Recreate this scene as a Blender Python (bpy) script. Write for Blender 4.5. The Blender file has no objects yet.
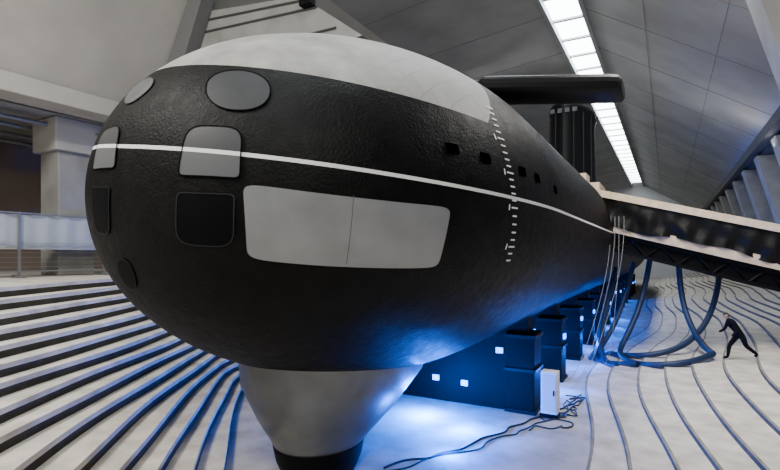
import bpy, bmesh, math, random
from mathutils import Vector
from mathutils.bvhtree import BVHTree
random.seed(4)
H=4.55; TH=math.radians(29)
SC=bpy.context.scene; COL=bpy.context.collection

# ---------------------------------------------------------------- materials
def mat(name,col,rough=.6,metal=0,bump=0,bscale=20,var=0,vscale=3,emit=None,es=0,spec=.5):
    m=bpy.data.materials.new(name); m.use_nodes=True
    nt=m.node_tree; b=nt.nodes['Principled BSDF']
    b.inputs['Base Color'].default_value=(*col,1); b.inputs['Roughness'].default_value=rough
    b.inputs['Metallic'].default_value=metal; b.inputs['Specular IOR Level'].default_value=spec
    tc=nt.nodes.new('ShaderNodeTexCoord')
    if var>0:
        n=nt.nodes.new('ShaderNodeTexNoise'); n.inputs['Scale'].default_value=vscale; n.inputs['Detail'].default_value=7
        nt.links.new(tc.outputs['Object'],n.inputs['Vector'])
        r=nt.nodes.new('ShaderNodeMapRange'); r.inputs[1].default_value=.3; r.inputs[2].default_value=.7
        r.inputs[3].default_value=1-var; r.inputs[4].default_value=1+var
        nt.links.new(n.outputs['Fac'],r.inputs[0])
        mx=nt.nodes.new('ShaderNodeVectorMath'); mx.operation='SCALE'; mx.inputs[0].default_value=col
        nt.links.new(r.outputs[0],mx.inputs['Scale']); nt.links.new(mx.outputs[0],b.inputs['Base Color'])
    if bump>0:
        n=nt.nodes.new('ShaderNodeTexNoise'); n.inputs['Scale'].default_value=bscale; n.inputs['Detail'].default_value=5
        nt.links.new(tc.outputs['Object'],n.inputs['Vector'])
        bp=nt.nodes.new('ShaderNodeBump'); bp.inputs['Strength'].default_value=bump; bp.inputs['Distance'].default_value=.05
        nt.links.new(n.outputs['Fac'],bp.inputs['Height']); nt.links.new(bp.outputs[0],b.inputs['Normal'])
    if emit:
        b.inputs['Emission Color'].default_value=(*emit,1); b.inputs['Emission Strength'].default_value=es
    return m
M={}
M['ceil']=mat('ceiling_concrete',(.33,.333,.33),.75,bump=.1,bscale=4,var=.18,vscale=.35)
M['joint']=mat('ceiling_joint',(.13,.13,.13),.8)
M['wallL']=mat('wall_concrete_warm',(.42,.405,.37),.8,bump=.15,bscale=6,var=.12,vscale=.5)
M['wallR']=mat('wall_concrete_grey',(.18,.18,.175),.8,bump=.15,bscale=6,var=.15,vscale=.5)
M['beam']=mat('beam_concrete',(.25,.248,.235),.8,bump=.15,bscale=6,var=.18,vscale=1)
M['dark']=mat('dark_concrete',(.05,.05,.052),.8,var=.1)
M['brown']=mat('gallery_wall_brown',(.20,.15,.12),.8,var=.1,vscale=.5)
M['tread']=mat('tread_concrete',(.62,.575,.51),.85,bump=.3,bscale=9,var=.24,vscale=1.6,spec=.2)
M['riser']=mat('riser_dark_shaded',(.05,.047,.043),.8,var=.25,spec=.12)  # dark grey riser concrete with the step shadow put into its colour
M['riserR']=mat('riser_grey_shaded',(.09,.085,.08),.8,var=.3,spec=.15)  # grey riser concrete, darkened further to include its shade
M['edgeshade']=mat('step_edge_shade',(.24,.23,.21),.85,var=.3,vscale=2,spec=.15)  # flat strip coloured dark as shade along each step edge
M['floor']=mat('floor_concrete',(.46,.435,.39),.8,bump=.25,bscale=7,var=.28,vscale=1.1,spec=.25)
M['black']=mat('black_paint',(.004,.004,.0045),.5,bump=.1,bscale=14,spec=.2)
M['blacksteel']=mat('black_steel',(.003,.003,.004),.6,spec=.1)
M['silver']=mat('silver_paint',(.27,.275,.28),.40,metal=.3,bump=.08,bscale=3,var=.12,vscale=2)
M['silverdome']=mat('silver_dome',(.20,.205,.21),.36,metal=.8,bump=.12,bscale=8,var=.14,vscale=2)
M['greyhatch']=mat('grey_hatch',(.033,.035,.037),.55,var=.1,spec=.2)
M['lighthatch']=mat('light_grey_hatch',(.075,.078,.081),.55,var=.2,spec=.3)
M['cord']=mat('hanging_cord_grey',(.28,.28,.28),.6)
M['darkhatch']=mat('dark_hatch',(.0015,.0015,.002),.6,spec=.08)
M['edge']=mat('hatch_edge',(.02,.021,.023),.5,spec=.2)
M['hole']=mat('recess_black',(.0005,.0005,.0005),.95,spec=.0)
M['rim']=mat('hatch_rim',(.001,.001,.001),.8,spec=.05)
M['white']=mat('white_paint',(.85,.85,.83),.5)
M['wood']=mat('pale_wood',(.60,.47,.33),.65,var=.18,vscale=4)
M['tarp']=mat('black_tarp',(.005,.0047,.0045),.5,bump=.5,bscale=4,spec=.16)
M['hose']=mat('blue_hose',(.008,.025,.075),.5,bump=.2,bscale=40)
M['cable']=mat('black_cable',(.012,.012,.014),.6)
M['cloth']=mat('dark_clothes',(.006,.006,.008),.85,spec=.1)
M['skin']=mat('skin',(.5,.32,.24),.6)
M['hair']=mat('hair',(.03,.02,.015),.8)
M['fence']=mat('fence_white_mesh',(.40,.42,.43),.6,var=.05)
M['fencep']=mat('fence_steel',(.30,.31,.32),.4,metal=.7)
M['sky']=mat('skylight_glass',(.9,.95,1),.3,emit=(.90,.96,1),es=14)
M['mull']=mat('mullion',(.30,.32,.34),.5)
M['blue']=mat('blue_led',(.1,.4,1),.3,emit=(.01,.16,1),es=9)
M['endw']=mat('wall_end_paint',(.62,.64,.66),.8)

def mk(name,V,F,m,parent=None,smooth=False,mats=None,mi=None):
    me=bpy.data.meshes.new(name); me.from_pydata([tuple(v) for v in V],[],F)
    for q in (mats or [m]): me.materials.append(q)
    if mi: me.polygons.foreach_set('material_index',mi)
    if smooth: me.polygons.foreach_set('use_smooth',[True]*len(me.polygons))
    me.update(); o=bpy.data.objects.new(name,me); COL.objects.link(o)
    if parent: o.parent=parent
    return o
def empty(name):
    o=bpy.data.objects.new(name,None); COL.objects.link(o); return o
BF=[(0,3,2,1),(4,5,6,7),(0,1,5,4),(1,2,6,5),(2,3,7,6),(3,0,4,7)]
def boxv(x0,x1,y0,y1,z0,z1,sh=0,xr=0):
    P=[(x0,y0,z0),(x1,y0,z0),(x1,y1,z0),(x0,y1,z0),(x0,y0,z1),(x1,y0,z1),(x1,y1,z1),(x0,y1,z1)]
    return [(x,y,z+sh*(x-xr)) for x,y,z in P]
def box(name,b,m,parent=None,bev=0,sh=0,xr=0):
    o=mk(name,boxv(*b,sh=sh,xr=xr),BF,m,parent)
    if bev:
        md=o.modifiers.new('b','BEVEL'); md.width=bev; md.segments=2
    return o
def multibox(name,L,m,parent=None,sh=0,xr=0):
    V=[];F=[]
    for b in L:
        k=len(V); V+=boxv(*b,sh=sh,xr=xr); F+=[tuple(k+i for i in f) for f in BF]
    return mk(name,V,F,m,parent)
def quad(name,P,m,parent=None): return mk(name,P,[(0,1,2,3)],m,parent)
def tube(name,pts,r,m,parent=None,cyc=False):
    cu=bpy.data.curves.new(name,'CURVE'); cu.dimensions='3D'; cu.bevel_depth=r; cu.bevel_resolution=3; cu.use_fill_caps=True
    s=cu.splines.new('NURBS'); s.points.add(len(pts)-1)
    for p,q in zip(s.points,pts): p.co=(*q,1)
    s.order_u=min(4,len(pts)); s.use_endpoint_u=True; s.use_cyclic_u=cyc; s.resolution_u=10
    cu.materials.append(m); o=bpy.data.objects.new(name,cu); COL.objects.link(o)
    if parent: o.parent=parent
    return o
def strut(V,F,a,b,w):
    a=Vector(a);b=Vector(b); d=(b-a).normalized(); u=d.orthogonal().normalized(); v=d.cross(u); k=len(V)
    for p in (a,b):
        for su,sv in ((-1,-1),(1,-1),(1,1),(-1,1)): V.append(p+u*su*w+v*sv*w)
    F+= [tuple(k+i for i in f) for f in BF]

# ---------------------------------------------------------------- room shell
Y0,Y1=-10,112
quad('floor',[(-27,Y0,0),(10,Y0,0),(10,Y1,0),(-27,Y1,0)],M['floor'])
XL,XR,ZS=-6.06,-4.18,18.55
cl=empty('ceiling')
mk('ceiling_slab_l',[(XL,Y0,ZS),(-15,Y0,17.5),(-15,Y1,17.5),(XL,Y1,ZS)],[(0,1,2,3)],M['ceil'],cl)
mk('ceiling_slab_r',[(XR,Y0,ZS),(5.44,Y0,12.55),(5.44,Y1,12.55),(XR,Y1,ZS)],[(0,3,2,1)],M['ceil'],cl)
V=[];F=[]
for y in range(-6,112,6):
    strut(V,F,(XR,y,ZS),(5.44,y,12.55),.014); strut(V,F,(XL,y,ZS),(-15,y,17.5),.014)
for t in (.33,.66): strut(V,F,(XR+t*9.62,Y0,ZS-t*6),(XR+t*9.62,Y1,ZS-t*6),.012)
mk('ceiling_joints',V,F,M['joint'],cl)
sk=empty('window_skylight')
quad('glass',[(XL,Y0,ZS+.1),(XR,Y0,ZS+.1),(XR,Y1-4,ZS+.1),(XL,Y1-4,ZS+.1)],M['sky'],sk)
L=[(XL,XR,y,y+.22,ZS-.05,ZS+.08) for y in range(-8,110,3)]
L+=[(XL-.15,XL+.05,Y0,Y1,ZS-.3,ZS+.12),(XR-.05,XR+.15,Y0,Y1,ZS-.3,ZS+.12)]
multibox('mullions',L,M['mull'],sk)
mk('wall_left',[(-15,Y0,17.5),(-19,Y0,10.5),(-19,Y1,10.5),(-15,Y1,17.5),(-27,Y0,9.9),(-27,Y0,0),(-27,Y1,0),(-27,Y1,9.9)],
   [(0,1,2,3),(4,5,6,7)],M['wallL'],mats=[M['wallL'],M['brown']],mi=[0,1])
box('trim_1',(-20.2,-18.8,Y0,Y1,9.9,10.55),M['wallL'],bev=.04)
quad('gallery_ceiling',[(-20,Y0,9.9),(-27,Y0,9.9),(-27,Y1,9.9),(-20,Y1,9.9)],M['beam'])
g=empty('ceiling_pipes')
for k,x in enumerate((-21,-22.3,-24,-25.5)):
    tube('pipe_%d'%k,[(x,Y0,9.6),(x,20,9.6),(x,60,9.6),(x,Y1,9.6)],.09,M['fencep'],g)
multibox('pipe_brackets',[(-26.5,-20.3,y,y+.15,9.45,9.52) for y in range(-8,100,4)],M['fencep'],g)
for k,y in enumerate((-4,11.2,26,41,56)):
    p=empty('concrete_pillar')
    box('shaft',(-21.9,-20.6,y-.5,y+.9,3.76,9.0),M['beam'],p,bev=.04)
    box('capital',(-22.1,-20.4,y-.7,y+1.1,8.6,9.88),M['wallL'],p,bev=.04)
# transverse roof beams with haunched ends
for y in (14,34,54,74):
    b=empty('roof_beam')
    V=[(-18.3,y,11.4),(-8.8,y,11.8),(-8.8,y+2,11.8),(-18.3,y+2,11.4),(-16.7,y,14.4),(-11.4,y,13.75),(-11.4,y+2,13.75),(-16.7,y+2,14.4)]
    mk('beam_body',V,BF,M['beam'],b)
    V=[];F=[]
    for q in (.12,.3,.75): strut(V,F,(-17.9+1.1*(1-q),y-.02,14.35-2.6*q),(-11.2+1.8*q,y-.02,13.75-2*q+.03),.035)
    mk('beam_grooves',V,F,M['dark'],b)
    V=[(-18.75,y-.6,10.7),(-17.6,y-.6,10.7),(-17.6,y-.05,10.7),(-18.75,y-.05,10.7),(-15.6,y-.6,16.3),(-14.9,y-.6,16.3),(-14.9,y-.05,16.3),(-15.6,y-.05,16.3)]
    mk('beam_rib',V,BF,M['joint'],b)
    box('projector',(-11.2,-10.7,y-.35,y-.03,13.2,13.6),M['blacksteel'],b,bev=.03)
    box('projector_yoke',(-11.0,-10.9,y-.2,y-.1,13.6,13.78),M['fencep'],b)
# right side
quad('wall_right',[(9.5,Y0,0),(9.5,Y1,0),(9.5,Y1,13),(9.5,Y0,13)],M['wallR'])
box('trim_2',(5.3,5.9,Y0,Y1,11.9,12.6),M['dark'])
box('trim_3',(5.9,9.45,Y0,Y1,11.7,11.95),M['dark'])
for y in [16]+list(range(30,110,7)):
    V=[(8.2,y,2.2),(9.46,y,2.2),(9.46,y+1.6,2.2),(8.2,y+1.6,2.2),(5.6,y,11.65),(9.46,y,11.65),(9.46,y+1.6,11.65),(5.6,y+1.6,11.65)]
    mk('concrete_buttress',V,BF,M['beam'])
mk('inclined_column',[(3.9,12,1.4),(5.1,12,1.4),(5.1,13,1.4),(3.9,13,1.4),(.55,12,13.2),(1.8,12,13.2),(1.8,13,13.2),(.55,13,13.2)],BF,M['beam'])
V=[];F=[]
for k in range(8):
    t=(k+.5)/8; strut(V,F,(3.9-3.35*t+.15,11.985,1.4+11.8*t),(3.9-3.35*t+1.1,11.985,1.4+11.8*t),.02)
mk('inclined_column_joints',V,F,M['dark'],bpy.data.objects['inclined_column'])
quad('wall_end',[(-27,Y1,0),(10,Y1,0),(10,Y1,19),(-27,Y1,19)],M['endw'])

# ---------------------------------------------------------------- terraces
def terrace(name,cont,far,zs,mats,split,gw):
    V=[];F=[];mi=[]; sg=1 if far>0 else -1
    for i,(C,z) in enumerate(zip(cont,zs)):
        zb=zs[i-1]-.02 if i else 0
        zm=zb+(z-zb)*split  # dark lower riser stands in for the shadow gap below the slab edge
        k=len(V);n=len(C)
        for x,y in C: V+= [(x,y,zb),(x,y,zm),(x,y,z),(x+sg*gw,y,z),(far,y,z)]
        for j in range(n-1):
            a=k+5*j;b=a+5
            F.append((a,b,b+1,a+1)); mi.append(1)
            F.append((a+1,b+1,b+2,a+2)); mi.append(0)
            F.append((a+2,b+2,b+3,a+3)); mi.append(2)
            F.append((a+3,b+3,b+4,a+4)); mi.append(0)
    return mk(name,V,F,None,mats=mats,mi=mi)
NL=15; cont=[];zs=[]
for i in range(NL):
    t=i/(NL-1)
    x4=-5.3-8.2*t; x12=-12.0-5.0*t; C=[]
    for k in range(0,90):
        y=-8+k*.6
        sl=(x12-x4)/8
        x=x4+(y-4)*sl if y<12 else x12+ (1-math.exp(-(y-12)*.12))*sl*5
        x+=.25*math.sin(y*.38+i*.5)+.05*math.sin(y*1.1+i*2.3)
        C.append((min(max(x,-19.4+.02*i),2.5),y))
    C.append((C[-1][0],Y1-.1)); cont.append(C); zs.append(.25+3.5*t)
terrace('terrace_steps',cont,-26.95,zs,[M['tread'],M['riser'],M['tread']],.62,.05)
NR=14; cont=[];zsr=[]
OFF=[random.uniform(-.12,.12) for _ in range(NR)]
def xr(i,y):
    return -1.3+.72*i+OFF[i]+.40*math.sin(y*.20+i*.22)+.05*math.sin(y*.6+i*.9)+ (.16*(i-2)*math.exp(-((y-9)/5)**2))-.9*math.exp(-((y-20)/7)**2)*math.exp(-(i/4)**2)
for i in range(NR):
    C=[(min(xr(i,-8+k*.8),9.1+.015*i),-8+k*.8) for k in range(0,140)]
    C.append((C[-1][0],Y1-.1)); cont.append(C); zsr.append(.12*(i+1))
terrace('terrace_steps',cont,9.45,zsr,[M['tread'],M['riserR'],M['edgeshade']],.97,.07)
def zr(x,y):
    z=0
    for i in range(NR):
        if x>xr(i,y): z=zsr[i]
    return z

# ---------------------------------------------------------------- fence
f=empty('mesh_fence')
P=[]
for y in range(-6,60,3):
    P.append((-19.85,-19.77,y-.04,y+.04,3.76,6.05)); 
    P.append((-20.1,-19.5,y-.1,y+.1,3.76,3.85))
P+=[(-19.83,-19.79,-6,60,6.0,6.05),(-19.83,-19.79,-6,60,3.95,4.0)]
P+=[(-19.83,-19.79,-6,60,3.95+k*.17,3.965+k*.17) for k in range(1,7)]
multibox('frame',P,M['fencep'],f)
V=[];ys=[-6+k*.15 for k in range(441)]
for j,y in enumerate(ys):
    w=.04*math.sin(y*9)+.02*math.sin(y*23)
    V+=[(-19.9+w*.5,y,4.75),(-19.9+w,y,5.98)]
F=[(2*j,2*j+2,2*j+3,2*j+1) for j in range(440)]
mk('screen_cloth',V,F,M['fence'],f,smooth=True)

# ---------------------------------------------------------------- submarine
xc,zc,A,BT,BB,YN,LN,PP,QQ=-6.391,5.548,4.404,3.542,3.712,4.303,6.826,2.097,2.515
def rad(y):
    t=min(max((y-YN)/LN,0),1); r=(1-(1-t)**PP)**(1/QQ)
    r*=1-.016*min(max((y-YN-LN)/12,0),1)
    if y>68: r*=max(0,1-((y-68)/26)**2)**.75
    return r
ys=[YN+LN*(k/110)**2 for k in range(111)]+[YN+LN+.5*k for k in range(1,167)]
ys=[y for y in ys if y<94]+[94]
na=180; V=[];F=[]
for y in ys:
    r=rad(y)
    for j in range(na):
        p=2*math.pi*j/na; cz=math.cos(p)
        V.append((xc+A*r*math.sin(p),y,zc+(BT if cz>0 else BB)*r*cz))
ny=len(ys)
F=[(i*na+j,i*na+(j+1)%na,(i+1)*na+(j+1)%na,(i+1)*na+j) for i in range(ny-1) for j in range(na)]
sub=empty('submarine')
def setup(m):
    nt=m.node_tree; N=nt.nodes; LK=nt.links
    def mth(op,a,b=None):
        n=N.new('ShaderNodeMath'); n.operation=op
        for k,v in enumerate((a,b)):
            if v is None: continue
            if isinstance(v,(int,float)): n.inputs[k].default_value=v
            else: LK.new(v,n.inputs[k])
        return n.outputs[0]
    def mix(fac,a,b):
        n=N.new('ShaderNodeMix'); n.data_type='RGBA'
        if isinstance(fac,float): n.inputs[0].default_value=fac
        else: LK.new(fac,n.inputs[0])
        for k,v in ((6,a),(7,b)):
            if isinstance(v,tuple): n.inputs[k].default_value=v
            else: LK.new(v,n.inputs[k])
        return n.outputs[2]
    tc=N.new('ShaderNodeTexCoord'); sp=N.new('ShaderNodeSeparateXYZ'); LK.new(tc.outputs['Object'],sp.inputs[0])
    X,Y,Z=sp.outputs
    zl=mth('ADD',mth('ADD',H+1.0,mth('MULTIPLY',mth('SUBTRACT',-2.6,X),.13)),mth('MULTIPLY',mth('MAXIMUM',mth('SUBTRACT',Y,6),0),.002))
    stripe=mth('LESS_THAN',mth('ABSOLUTE',mth('SUBTRACT',Z,zl)),.027)
    return nt,N,LK,mth,mix,tc,X,Y,Z,stripe,zl
hm=bpy.data.materials.new('hull_paint'); hm.use_nodes=True
nt,N,LK,mth,mix,tc,X,Y,Z,stripe,_=setup(hm)
bs=N['Principled BSDF']
ztop=mth('ADD',7.03,mth('MULTIPLY',mth('SUBTRACT',-4.38,X),.155))
yend=mth('ADD',8.0,mth('MULTIPLY',mth('SUBTRACT',Z,6.68),1.2))
top=mth('MULTIPLY',mth('GREATER_THAN',Z,ztop),mth('LESS_THAN',Y,yend))
deck=mth('MULTIPLY',mth('GREATER_THAN',Z,8.2),mth('GREATER_THAN',Y,22))
def noise(sc,det):
    n=N.new('ShaderNodeTexNoise'); n.inputs['Scale'].default_value=sc; n.inputs['Detail'].default_value=det; LK.new(tc.outputs['Object'],n.inputs['Vector']); return n.outputs['Fac']
def contrast(v,lo,hi):
    r=N.new('ShaderNodeMapRange'); r.inputs[1].default_value=lo; r.inputs[2].default_value=hi; LK.new(v,r.inputs[0]); return r.outputs[0]
n1=contrast(noise(1.8,9),.35,.65)
br=N.new('ShaderNodeTexBrick'); cmb=N.new('ShaderNodeCombineXYZ'); LK.new(Y,cmb.inputs[0]); LK.new(X,cmb.inputs[1]); LK.new(cmb.outputs[0],br.inputs[0])
br.inputs['Scale'].default_value=3; br.inputs['Color1'].default_value=(.36,.355,.34,1); br.inputs['Color2'].default_value=(.32,.315,.305,1); br.inputs['Mortar'].default_value=(.24,.238,.23,1)
br.inputs['Mortar Size'].default_value=.015; br.inputs['Brick Width'].default_value=.9; br.inputs['Row Height'].default_value=.8
plain=mix(n1,(.24,.237,.225,1),(.36,.355,.335,1))
tilem=mth('GREATER_THAN',Y,6.6)
gtop=mix(tilem,plain,mix(mth('MULTIPLY',n1,.4),br.outputs['Color'],(.40,.395,.375,1)))
blk=mix(contrast(noise(3,12),.3,.75),(.0002,.0002,.0002,1),(.0045,.0043,.004,1))
blk=mix(deck,blk,(.20,.20,.19,1))
c1=mix(top,blk,gtop); c2=mix(stripe,c1,(.80,.80,.77,1))
LK.new(c2,bs.inputs['Base Color'])
LK.new(mth('ADD',.46,mth('MULTIPLY',contrast(noise(6,12),.3,.7),.14)),bs.inputs['Roughness'])
bs.inputs['Specular IOR Level'].default_value=.13
hsum=mth('ADD',mth('MULTIPLY',noise(5,4),.5),mth('MULTIPLY',noise(26,8),.65))
bp=N.new('ShaderNodeBump'); bp.inputs['Strength'].default_value=.6; bp.inputs['Distance'].default_value=.03
LK.new(hsum,bp.inputs['Height']); LK.new(bp.outputs[0],bs.inputs['Normal'])
hs=bpy.data.materials.new('striped_hatch_paint'); hs.use_nodes=True
nt,N,LK,mth,mix,tc,X,Y,Z,stripe,zl=setup(hs)
b2=N['Principled BSDF']; b2.inputs['Roughness'].default_value=.5; b2.inputs['Specular IOR Level'].default_value=.3
up=mth('GREATER_THAN',Z,zl)
LK.new(mix(stripe,mix(up,(.10,.103,.107,1),(.045,.047,.05,1)),(.80,.80,.77,1)),b2.inputs['Base Color'])
mk('pressure_hull',V,F,hm,sub,smooth=True)
bvh=BVHTree.FromPolygons(V,F)
def near(p,off,nav=None):
    if nav is not None:
        q,n,_,_=bvh.ray_cast(p+nav*2.5,-nav)
        if q is None: q,n,_,_=bvh.find_nearest(p)
    else: q,n,_,_=bvh.find_nearest(p)
    ax=Vector((xc,q.y+1.5,zc))
    if n.dot(q-ax)<0: n=-n
    return q+n*off
def patch(name,cor,m,nu=6,nl=None,off=.014,s0=0,s1=1,rings=12,seg=96):
    nl=nl or nu; TL,TR,BR,BL=[Vector(q) for q in cor]; V=[];F=[]
    nav=(TR-TL).cross(TL-BL).normalized()+(BR-BL).cross(TR-BR).normalized(); nav.normalize()
    if nav.dot((TL+BR)/2-Vector((xc,10,zc)))<0: nav=-nav
    for r in range(rings+1):
        s=s0+(s1-s0)*r/rings
        for j in range(seg):
            a=2*math.pi*(j+.5)/seg; ca,sa=math.cos(a),math.sin(a); n=nu if sa>0 else nl
            q=s/((abs(ca)**n+abs(sa)**n)**(1/n)); u=ca*q; v=sa*q
            u=(u+1)/2; v=(1-v)/2
            p=TL*(1-u)*(1-v)+TR*u*(1-v)+BR*u*v+BL*(1-u)*v
            V.append(near(p,off,nav))
    for r in range(rings):
        for j in range(seg):
            F.append((r*seg+j,r*seg+(j+1)%seg,(r+1)*seg+(j+1)%seg,(r+1)*seg+j))
    return mk(name,V,F,m,sub,smooth=True)
def hatch(name,cor,m,nu,nl,edge):
    patch(name,cor,m,nu,nl,.016)
    patch(name+'_rim',cor,edge,nu,nl,.022,s0=.97,s1=1.01,rings=2)
patch('sonar_panel',[(-4.68,4.62,5.46),(-2.77,6.81,5.25),(-3.01,6.87,4.37),(-4.77,4.79,4.51)],M['silver'],13,off=.022,rings=24,seg=200)
sm=[near(Vector((-3.58-.2*t,5.47+.13*t,5.33-.89*t)),.024) for t in [k/8 for k in range(9)]]
tube('panel_seam',[tuple(q) for q in sm],.004,M['lighthatch'],sub)
hatch('torpedo_hatch_a',[(-5.56,4.82,7.08),(-4.67,5.13,7.0),(-4.46,4.89,6.37),(-5.25,4.55,6.42)],M['greyhatch'],2.2,2.2,M['rim'])
hatch('torpedo_hatch_b',[(-7.35,4.85,7.0),(-6.98,4.95,7.31),(-6.34,4.65,6.99),(-6.88,4.51,6.66)],M['lighthatch'],2.3,2.3,M['edge'])
hatch('torpedo_hatch_c',[(-5.48,4.44,6.24),(-4.72,4.68,6.17),(-4.70,4.60,5.51),(-5.55,4.35,5.58)],hs,4.0,14,M['rim'])
hatch('torpedo_hatch_d',[(-5.57,4.36,5.37),(-4.77,4.58,5.32),(-4.88,4.68,4.65),(-5.69,4.44,4.70)],M['darkhatch'],14,4,M['edge'])
hatch('torpedo_hatch_e',[(-7.55,4.55,6.43),(-6.84,4.43,6.43),(-6.84,4.32,5.78),(-7.57,4.44,5.83)],hs,4.0,14,M['rim'])
hatch('torpedo_hatch_f',[(-7.57,4.42,5.58),(-6.96,4.32,5.52),(-7.06,4.40,4.84),(-7.60,4.50,4.90)],M['darkhatch'],14,4,M['edge'])
hatch('torpedo_hatch_g',[(-7.10,4.49,4.54),(-6.65,4.46,4.45),(-6.87,4.71,4.00),(-7.28,4.73,4.11)],M['darkhatch'],2.2,2.2,M['edge'])
for k,(x,y,z) in enumerate([(-2.78,6.91,6.12),(-2.51,7.63,6.08),(-2.24,8.78,6.01),(-2.12,9.45,5.98),(-2.01,10.63,5.89)]):
    a=.13; h_=.085; dx=.05 if y<8 else .02
    patch('flood_hole_%d'%k,[(x-dx,y-a,z+h_),(x+dx,y+a,z+h_),(x+dx,y+a,z-h_),(x-dx,y-a,z-h_)],M['hole'],8,off=.012,rings=3,seg=32)
D=[(-2.73,8.49,7.12),(-2.52,8.29,6.67),(-2.37,8.26,6.22),(-2.29,8.31,5.81),(-2.26,8.40,5.39),(-2.31,8.50,4.89),(-2.42,8.59,4.46)]
nt_=22
for k in range(nt_+1):
    t=k/nt_*(len(D)-1); i=min(int(t),len(D)-2); q=Vector(D[i]).lerp(Vector(D[i+1]),t-i)
    w_=.075 if k%5 else .11
    e1=Vector((0.02,w_,0)); e2=Vector((0,0,.014))
    patch('draft_mark_%d'%k,[q-e1+e2,q+e1+e2,q+e1-e2,q-e1-e2],M['white'],12,off=.012,rings=2,seg=24)
    if k%5==0 and 0<k:
        q2=q+Vector((0,-.18,0)); e1=Vector((0,.02,0)); e2=Vector((0,0,.05))
        patch('draft_digit_%d'%k,[q2-e1+e2,q2+e1+e2,q2+e1-e2,q2-e1-e2],M['white'],6,off=.012,rings=2,seg=24)
# bow dome
V=[];F=[];n=72;prof=[(2.9,1.75,2.6,9.25),(2.0,1.7,2.45,9.2),(1.3,1.3,1.75,8.85),(.85,.98,1.2,8.58),(.66,.86,1.0,8.48)]
for z,a,b,cy in prof:
    for j in range(n):
        p=2*math.pi*j/n; V.append((xc+a*math.sin(p),cy+b*math.cos(p),z))
F=[(i*n+j,i*n+(j+1)%n,(i+1)*n+(j+1)%n,(i+1)*n+j) for i in range(len(prof)-1) for j in range(n)]
mk('sonar_dome',V,F,M['silverdome'],sub,smooth=True)
V=[];F=[]
for z,s in ((.68,1.04),(.40,.98),(.01,.8)):
    for j in range(n):
        p=2*math.pi*j/n; V.append((xc+.86*s*math.sin(p),8.48+1.0*s*math.cos(p),z))
F=[(i*n+j,i*n+(j+1)%n,(i+1)*n+(j+1)%n,(i+1)*n+j) for i in range(2) for j in range(n)]+[tuple(range(n))]
mk('dome_base',V,F,M['blacksteel'],sub)
# bow planes
for sgn,nm in ((1,'bow_plane_starboard'),(-1,'bow_plane_port')):
    V=[];F=[];n=24;secs=[(0,.8,.7),(.12,.8,.75),(.16,1,1),(.5,1,1.0),(.93,1,1),(.98,.97,.9),(1,.85,.6)]
    for t,ch,tk in secs:
        px=(-4.3+3.38*t); px=px if sgn>0 else 2*xc-px
        py=11.2+1.65*t; 
        for j in range(n):
            a=2*math.pi*j/n
            yy=math.copysign(abs(math.cos(a))**.8,math.cos(a))*.65*ch; zz=math.copysign(abs(math.sin(a))**.7,math.sin(a))*.27*tk
            V.append((px,py+yy+.4,8.55+zz))
    F=[(i*n+j,i*n+(j+1)%n,(i+1)*n+(j+1)%n,(i+1)*n+j) for i in range(6) for j in range(n)]+[tuple(6*n+j for j in range(n))]
    mk(nm,V,F,M['black'],sub,smooth=False)
# sail
V=[];F=[];n=60; SY=41
prof=[(8.6,1.75,4.6),(9.2,1.6,4.3),(12,1.55,4.2),(14.6,1.5,4.1),(15.0,1.62,4.2),(15.35,1.62,4.2),(15.4,1.4,4.0),(15.4,.01,.01)]
for z,a,b in prof:
    for j in range(n):
        p=2*math.pi*j/n; V.append((xc+a*math.sin(p),SY+b*math.cos(p),z))
F=[(i*n+j,i*n+(j+1)%n,(i+1)*n+(j+1)%n,(i+1)*n+j) for i in range(len(prof)-1) for j in range(n)]
mk('sail',V,F,M['black'],sub,smooth=True)
V=[];F=[]
for (mx,my,h,w) in ((-7.0,39,16.4,.13),(-6.4,39.4,16.7,.16),(-5.8,39.2,16.3,.12),(-6.3,42,16.9,.1)): strut(V,F,(mx,my,15.3),(mx,my,h),w)
mk('masts',V,F,M['blacksteel'],sub)
multibox('sail_windows',[(xc-.9+k*.5,xc-.6+k*.5,SY-4.3,SY-4.22,14.6,14.9) for k in range(4)],M['lighthatch'],sub)
V=[];F=[]
for k in range(7):
    a=-1.2+.4*k; strut(V,F,(xc+1.62*math.sin(a),SY-4.25*math.cos(a),9.3),(xc+1.56*math.sin(a),SY-4.15*math.cos(a),14.8),.03)
mk('sail_ladder_ribs',V,F,M['greyhatch'],sub)

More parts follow.
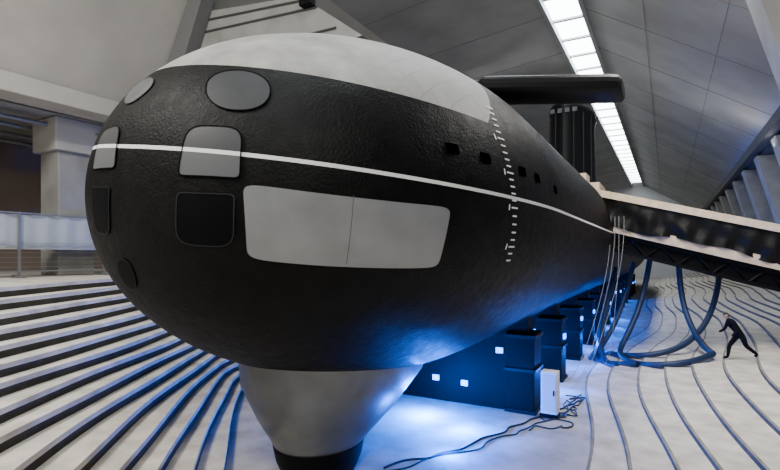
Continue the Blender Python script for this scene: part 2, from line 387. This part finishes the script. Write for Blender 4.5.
# ---------------------------------------------------------------- cradles
for k,y in enumerate([14.5+4.2*q for q in range(13)]):
    c=empty('keel_cradle')
    xs=[-9.2+i*.3 for i in range(20)]
    V=[]
    for yy in (y,y+.7):
        for x in xs:
            u=(x-xc)/(A*rad(y)); zt=zc-BB*rad(y)*math.sqrt(max(0,1-u*u))-.04
            V+=[(x,yy,0.001),(x,yy,zt)]
    m=len(xs)*2;F=[]
    for i in range(len(xs)-1):
        a=2*i
        F+=[(a,a+2,a+3,a+1),(m+a,m+a+1,m+a+3,m+a+2),(a+1,a+3,m+a+3,m+a+1)]
    F+=[(0,1,m+1,m),(m-2,2*m-2,2*m-1,m-1)]
    mk('saddle',V,F,M['blacksteel'],c)
    box('stand',(-4.1,-3.3,y-.1,y+.8,0.001,2.3),M['blacksteel'],c,bev=.02)
    multibox('stand_flanges',[(-4.15,-3.25,y-.15,y+.85,0.001,.1),(-4.15,-3.25,y-.15,y+.85,1.2,1.28),(-4.15,-3.25,y-.15,y+.85,2.15,2.25)],M['black'],c)
    L=[(-5.52,-5.32,y-.06,y,.56,.72),(-6.47,-6.27,y-.06,y,.62,.78),(-4.43,-4.23,y-.06,y,1.66,1.82)]
    if k: L.append((-3.3,-3.24,y+.2,y+.45,1.5,1.68))
    if k>1: L=[(a_,b_,c_,d_,e_+random.uniform(-.3,.3),f_) for (a_,b_,c_,d_,e_,f_) in L]; L=[(a_,b_,c_,d_,e_,e_+.17) for (a_,b_,c_,d_,e_,f_) in L]
    multibox('blue_lamps',L,M['blue'],c)

# ---------------------------------------------------------------- ramp
r=empty('boarding_ramp'); SH=-.27; XR0=-2.6; xe=7.6
kw=dict(sh=SH,xr=XR0)
box('top_rail_front',(-2.7,xe,23.45,24.15,7.10,7.40),M['wood'],r,**kw)
box('top_rail_back',(-2.7,xe,26.0,26.3,7.3,7.6),M['wood'],r,**kw)
box('lower_rail_front',(-2.1,xe,23.7,24.05,5.68,6.10),M['wood'],r,**kw)
box('lower_rail_back',(-2.1,xe,26.1,26.3,5.72,6.12),M['wood'],r,**kw)
box('deck',(-2.1,xe,24,26.2,5.72,5.82),M['wood'],r,**kw)
multibox('girders',[(-2.0,xe,23.9,24.1,5.5,5.72),(-2.0,xe,23.9,24.1,4.85,5.0),(-2.0,xe,26.0,26.15,5.5,5.72),(-2.0,xe,26.0,26.15,4.85,5.0)],M['blacksteel'],r,**kw)
multibox('rail_posts',[(x_,x_+.1,24.06,24.16,5.7,7.12) for x_ in (-2,-.4,1.2,2.8,4.4,6,7.4)]+[(x_,x_+.1,26.05,26.15,5.7,7.32) for x_ in (-2,-.4,1.2,2.8,4.4,6,7.4)],M['wood'],r,**kw)
V=[];F=[]
x=-2.0
while x<xe-1.2:
    for yy in (24.02,26.07):
        strut(V,F,(x,yy,4.95+SH*(x-XR0)),(x+.6,yy,5.6+SH*(x+.6-XR0)),.035)
        strut(V,F,(x+.6,yy,5.6+SH*(x+.6-XR0)),(x+1.2,yy,4.95+SH*(x+1.2-XR0)),.035)
    strut(V,F,(x,24.02,4.95+SH*(x-XR0)),(x,26.07,4.95+SH*(x-XR0)),.035)
    x+=1.2
mk('lattice',V,F,M['black'],r)
quad('web_sheet',[(-2.0,24.12,4.87),(xe,24.12,4.9+SH*(xe+2.5)),(xe,24.12,5.7+SH*(xe+2.5)),(-2.0,24.12,5.57)],M['blacksteel'],r)
for yy,nm in ((23.60,'tarp_front'),(26.45,'tarp_back')):
    V=[];nx,nz=280,18
    for i in range(nx+1):
        xx=-2.5+(xe+2.5)*i/nx
        bot=5.96+.08*math.sin(xx*1.1)+.05*math.sin(xx*3.1+1)
        for j in range(nz+1):
            t=j/nz; w=.07*math.sin(xx*3+t*5+math.sin(xx*1.3)*2)+.05*math.sin(xx*9-t*4)+.03*math.sin(t*9+xx*2)
            V.append((xx,yy+w*(1-t*.8),bot+(7.2-bot)*t+SH*(xx-XR0)))
    F=[(i*(nz+1)+j,(i+1)*(nz+1)+j,(i+1)*(nz+1)+j+1,i*(nz+1)+j+1) for i in range(nx) for j in range(nz)]
    mk(nm,V,F,M['tarp'],r,smooth=True)
V=[];F=[]
for yy in (24.05,26.1): strut(V,F,(7.0,yy,1.75),(7.0,yy,2.45),.08)
mk('trestle',V,F,M['blacksteel'],r)
multibox('landing_blocks',[(-3.3,-2.6,23.6,26,7.3,7.75),(-3.0,-2.5,23.6,25.4,6.7,7.2),(-3.6,-3.1,23.3,24.4,7.75,8.15)],M['wood'],r)

# hoses & cables
h=empty('blue_hoses')
tube('hose_1',[(-.7,25.9,4.3),(-.9,25.6,2.8),(-1.4,24.6,1.2),(-2.0,23.7,.2),(-1.2,21.8,.3),(-.55,20.9,.45),(.3,20.8,.6),(1.0,21.4,.7),(1.5,22.2,.85)],.12,M['hose'],h)
tube('hose_2',[(.45,25.4,4.1),(.5,25.2,2.8),(.8,24.8,1.6),(1.2,23.6,.9),(1.5,22.3,.85)],.12,M['hose'],h)
tube('hose_3',[(2.0,26.3,3.6),(1.8,25.5,2.2),(1.0,24,.95),(-.3,22.8,.5),(-1.6,23,.3),(-2.5,24.5,.15)],.12,M['hose'],h)
tube('hose_4',[(-2.2,27,3.9),(-2.5,25.5,2.2),(-2.6,23.5,.8),(-2.4,22.2,.15),(-1.7,21.2,.2)],.12,M['hose'],h)
tube('hose_5',[(-1.4,26.6,4.2),(-1.7,26.0,2.6),(-2.2,25.0,1.0),(-2.8,23.8,.15),(-2.6,22.4,.15),(-1.9,21.6,.2),(-1.0,21.3,.4)],.11,M['hose'],h)
tube('hose_6',[(-2.6,29,3.2),(-2.9,28,1.6),(-3.0,26.5,.4),(-2.8,25,.15),(-2.9,23,.13)],.11,M['hose'],h)
h=empty('floor_cables')
def cab(nm,pts,r=.018,w=.25):
    P=[]
    for a,b in zip(pts[:-1],pts[1:]):
        for k in range(6):
            t=k/6; x=a[0]+(b[0]-a[0])*t+random.uniform(-w,w)*.6; y=a[1]+(b[1]-a[1])*t+random.uniform(-w,w)*.6
            P.append((x,y,.03+zr(x,y)))
    tube(nm,P,r,M['cable'],h)
cab('cable_1',[(-5.3,9.3),(-4.07,11.2),(-3.45,13.4),(-2.6,15.5),(-2.3,17.2)],.025)
cab('cable_2',[(-5.0,9.2),(-3.9,11.3),(-3.1,13.2),(-2.6,15.2),(-2.5,17.5)],.02)
cab('cable_3',[(-3.3,13),(-2.4,14),(-2.8,15.2),(-2.4,16.5),(-2.7,17)],.02,.5)
cab('cable_4',[(-3.1,14),(-2.3,15),(-2.7,16.2),(-2.3,15),(-2.8,14.2)],.015,.5)
h=empty('hanging_cords')
for k,(x,y,x2,y2) in enumerate(((-2.1,23.2,-2.9,19),(-1.95,23.3,-2.6,18.2),(-1.8,23.3,-2.0,21.5),(-1.6,23.3,-2.5,18.8))):
    z2=zr(x2,y2)+.03
    tube('cord_%d'%k,[(x,y,6.2),(x+.05,y-.1,4.5),((x+x2)/2,(y+y2)/2,1.8),(x2,y2,z2),(x2-.3,y2-.4,z2)],.010,M['cord'],h)
b=empty('electrical_cabinet')
box('body',(-3.1,-2.65,14.3,14.65,.12,1.3),M['white'],b,bev=.02)
box('door',(-3.06,-2.69,14.27,14.3,.2,1.22),M['endw'],b)
box('plinth',(-3.12,-2.63,14.28,14.67,0,.12),M['blacksteel'],b)
box('handle',(-2.76,-2.73,14.24,14.27,.65,.8),M['blacksteel'],b)

# ---------------------------------------------------------------- person
def skin(name,J,E,R,m,parent,root=0,sub=2):
    me=bpy.data.meshes.new(name); me.from_pydata([tuple(j) for j in J],E,[]); o=bpy.data.objects.new(name,me); COL.objects.link(o)
    o.parent=parent; me.materials.append(m)
    md=o.modifiers.new('s','SKIN'); md.use_smooth_shade=True
    for i,v in enumerate(me.skin_vertices[0].data):
        rr=R[i]; v.radius=rr if isinstance(rr,tuple) else (rr,rr); v.use_root=(i==root)
    s=o.modifiers.new('u','SUBSURF'); s.levels=sub; s.render_levels=sub
    return o
pe=empty('walking_man')
cx,cyy=2.3,22.0
fx=Vector((-.95,-.3,0)).normalized(); sx=Vector((fx.y,-fx.x,0))
def gz(fw,sd): 
    p=Vector((cx,cyy,0))+fx*fw+sx*sd; return max(zr(p.x-.12,p.y),zr(p.x+.05,p.y))
zf,zb_=gz(.44,.14),gz(-.45,-.14); z0=(zf+zb_)/2
def W(fw,sd,up): return Vector((cx,cyy,z0))+fx*fw+sx*sd+Vector((0,0,up))
df,db=zf-z0,zb_-z0
J=[W(0,0,.90),W(.10,0,1.05),W(.22,0,1.22),W(.33,0,1.37),W(.38,0,1.45),
   W(.02,.1,.86),W(.28,.12,.50+df*.5),W(.34,.13,.10+df),W(.48,.14,.06+df),
   W(-.03,-.1,.86),W(-.16,-.12,.46+db*.5),W(-.5,-.13,.15+db),W(-.42,-.14,.06+db),
   W(.30,.20,1.33),W(.38,.25,1.05),W(.60,.21,.93),
   W(.30,-.20,1.33),W(.20,-.27,1.05),W(.36,-.25,.84)]
E=[(0,1),(1,2),(2,3),(3,4),(0,5),(5,6),(6,7),(7,8),(0,9),(9,10),(10,11),(11,12),(3,13),(13,14),(14,15),(3,16),(16,17),(17,18)]
R=[.15,.14,.16,.13,.06,.11,.08,.055,.05,.11,.08,.055,.05,.075,.058,.04,.075,.058,.04]
skin('body',J,E,R,M['cloth'],pe)
def head(c,fwd,parent):
    bm=bmesh.new(); bmesh.ops.create_uvsphere(bm,u_segments=20,v_segments=14,radius=1)
    for v in bm.verts:
        x,y,z=v.co; y2=y
        if z<-.2: x*=1+.35*(z+.2); y2=y*(1+.2*(z+.2))
        if y>.85 and abs(z)<.35 and abs(x)<.25: y2+=.25*(1-abs(z)*2)
        v.co=(x*.078,y2*.098,z*.122)
    me=bpy.data.meshes.new('head'); bm.to_mesh(me); bm.free(); me.materials.append(M['skin']); me.materials.append(M['hair']); me.materials.append(M['rim'])
    for p in me.polygons:
        p.use_smooth=True; q=p.center
        if q.z>.05 or (q.y<-.01 and q.z>-.06): p.material_index=1
        if abs(q.z-.005)<.012 and q.y>.07 and .02<abs(q.x)<.045: p.material_index=2
        if abs(q.z+.055)<.008 and q.y>.06 and abs(q.x)<.025: p.material_index=2
    o=bpy.data.objects.new('head',me); COL.objects.link(o); o.parent=parent; o.location=c
    o.rotation_mode='QUATERNION'; o.rotation_quaternion=Vector(fwd).to_track_quat('Y','Z')
    V=[];F=[]
    for sg in (-1,1): strut(V,F,(sg*.07,-.005,-.025),(sg*.083,-.01,.025),.012)
    mk('ears',V,F,M['skin'],o)
head(W(.44,0,1.57),fx+Vector((0,0,-.5)),pe)
def hand(c,d,parent,sd):
    d=Vector(d).normalized(); u=sx*sd; dn=d.cross(u).normalized()
    J=[c,c+d*.05]; E=[(0,1)]; R=[(.03,.018),(.036,.016)]
    for k,l in enumerate((.065,.075,.07,.055)):
        o=u*(-.027+.018*k); n=len(J)
        J+=[c+d*.07+o,c+d*(.07+l*.5)+o+dn*.006,c+d*(.07+l*.8)+o+dn*.03]; E+=[(1,n),(n,n+1),(n+1,n+2)]; R+=[.009,.008,.007]
    n=len(J); J+=[c+d*.03-u*.035,c+d*.06-u*.055+dn*.01]; E+=[(0,n),(n,n+1)]; R+=[.011,.009]
    skin('hand',J,E,R,M['skin'],parent,sub=1)
hand(W(.61,.21,.92),fx*.2+Vector((0,0,-.12)),pe,1); hand(W(.37,-.25,.83),fx*.15+Vector((0,0,-.18)),pe,-1)

# ---------------------------------------------------------------- lights
def area(name,loc,tgt,sx_,sy_,e,col=(1,1,1)):
    l=bpy.data.lights.new(name,'AREA'); l.shape='RECTANGLE'; l.size=sx_; l.size_y=sy_; l.energy=e; l.color=col
    o=bpy.data.objects.new(name,l); COL.objects.link(o); o.location=loc
    o.rotation_euler=(Vector(tgt)-o.location).to_track_quat('-Z','Y').to_euler(); return o
area('fill_bow',(2.5,-3,13.5),(-7,7,5),2.5,2.5,1150,(1,.97,.92))  # unseen area light, added to brighten the bow
area('fill_left_steps',(-12,-2,14.5),(-12,9,2),3,3,2250,(1,.96,.90))  # added fill without a fixture, lifts the left steps
area('fill_ramp',(1.0,16,13.5),(1.5,22,0),3,8,2000,(1,.97,.93))  # extra light out of view, brightens the ramp front
area('fill_uplight_r',(5.0,38,10.6),(1.5,38,14.8),.4,90,2100,(1,.98,.95))  # added uplight with no fixture, brightens the right ceiling slope
area('fill_uplight_l',(-18.2,38,11.2),(-17.2,38,14.4),.4,90,1300,(1,.98,.95))  # matching added uplight, unseen, brightens the upper left wall
def pt(name,loc,e,r=.15,col=(.0,.14,1)):
    l=bpy.data.lights.new(name,'POINT'); l.energy=e; l.color=col; l.shadow_soft_size=r
    o=bpy.data.objects.new(name,l); COL.objects.link(o); o.location=loc
for k,(x,y,z,e) in enumerate([(-6.0,12.8,.5,1300),(-8.0,11.9,.4,260),(-4.6,12.2,.5,800),(-4.3,10.6,.25,230)]): pt('blue_spot',(x,y,z),e)
for k in range(10): pt('blue_spot',(-4.9,17+4.2*k,1.0),900)
for k in range(6): pt('blue_spot',(-2.95,17.2+4.2*k,.6),170,.08)
w=bpy.data.worlds.new('world'); SC.world=w; w.use_nodes=True
w.node_tree.nodes['Background'].inputs[0].default_value=(.95,.96,1,1); w.node_tree.nodes['Background'].inputs[1].default_value=.35
# camera
cam=bpy.data.cameras.new('camera'); co=bpy.data.objects.new('camera',cam); COL.objects.link(co)
cam.sensor_width=36; cam.lens=500/780*36; cam.shift_y=20/780; cam.clip_end=300
co.location=(0,0,H); co.rotation_euler=(math.pi/2,0,TH)
SC.camera=co
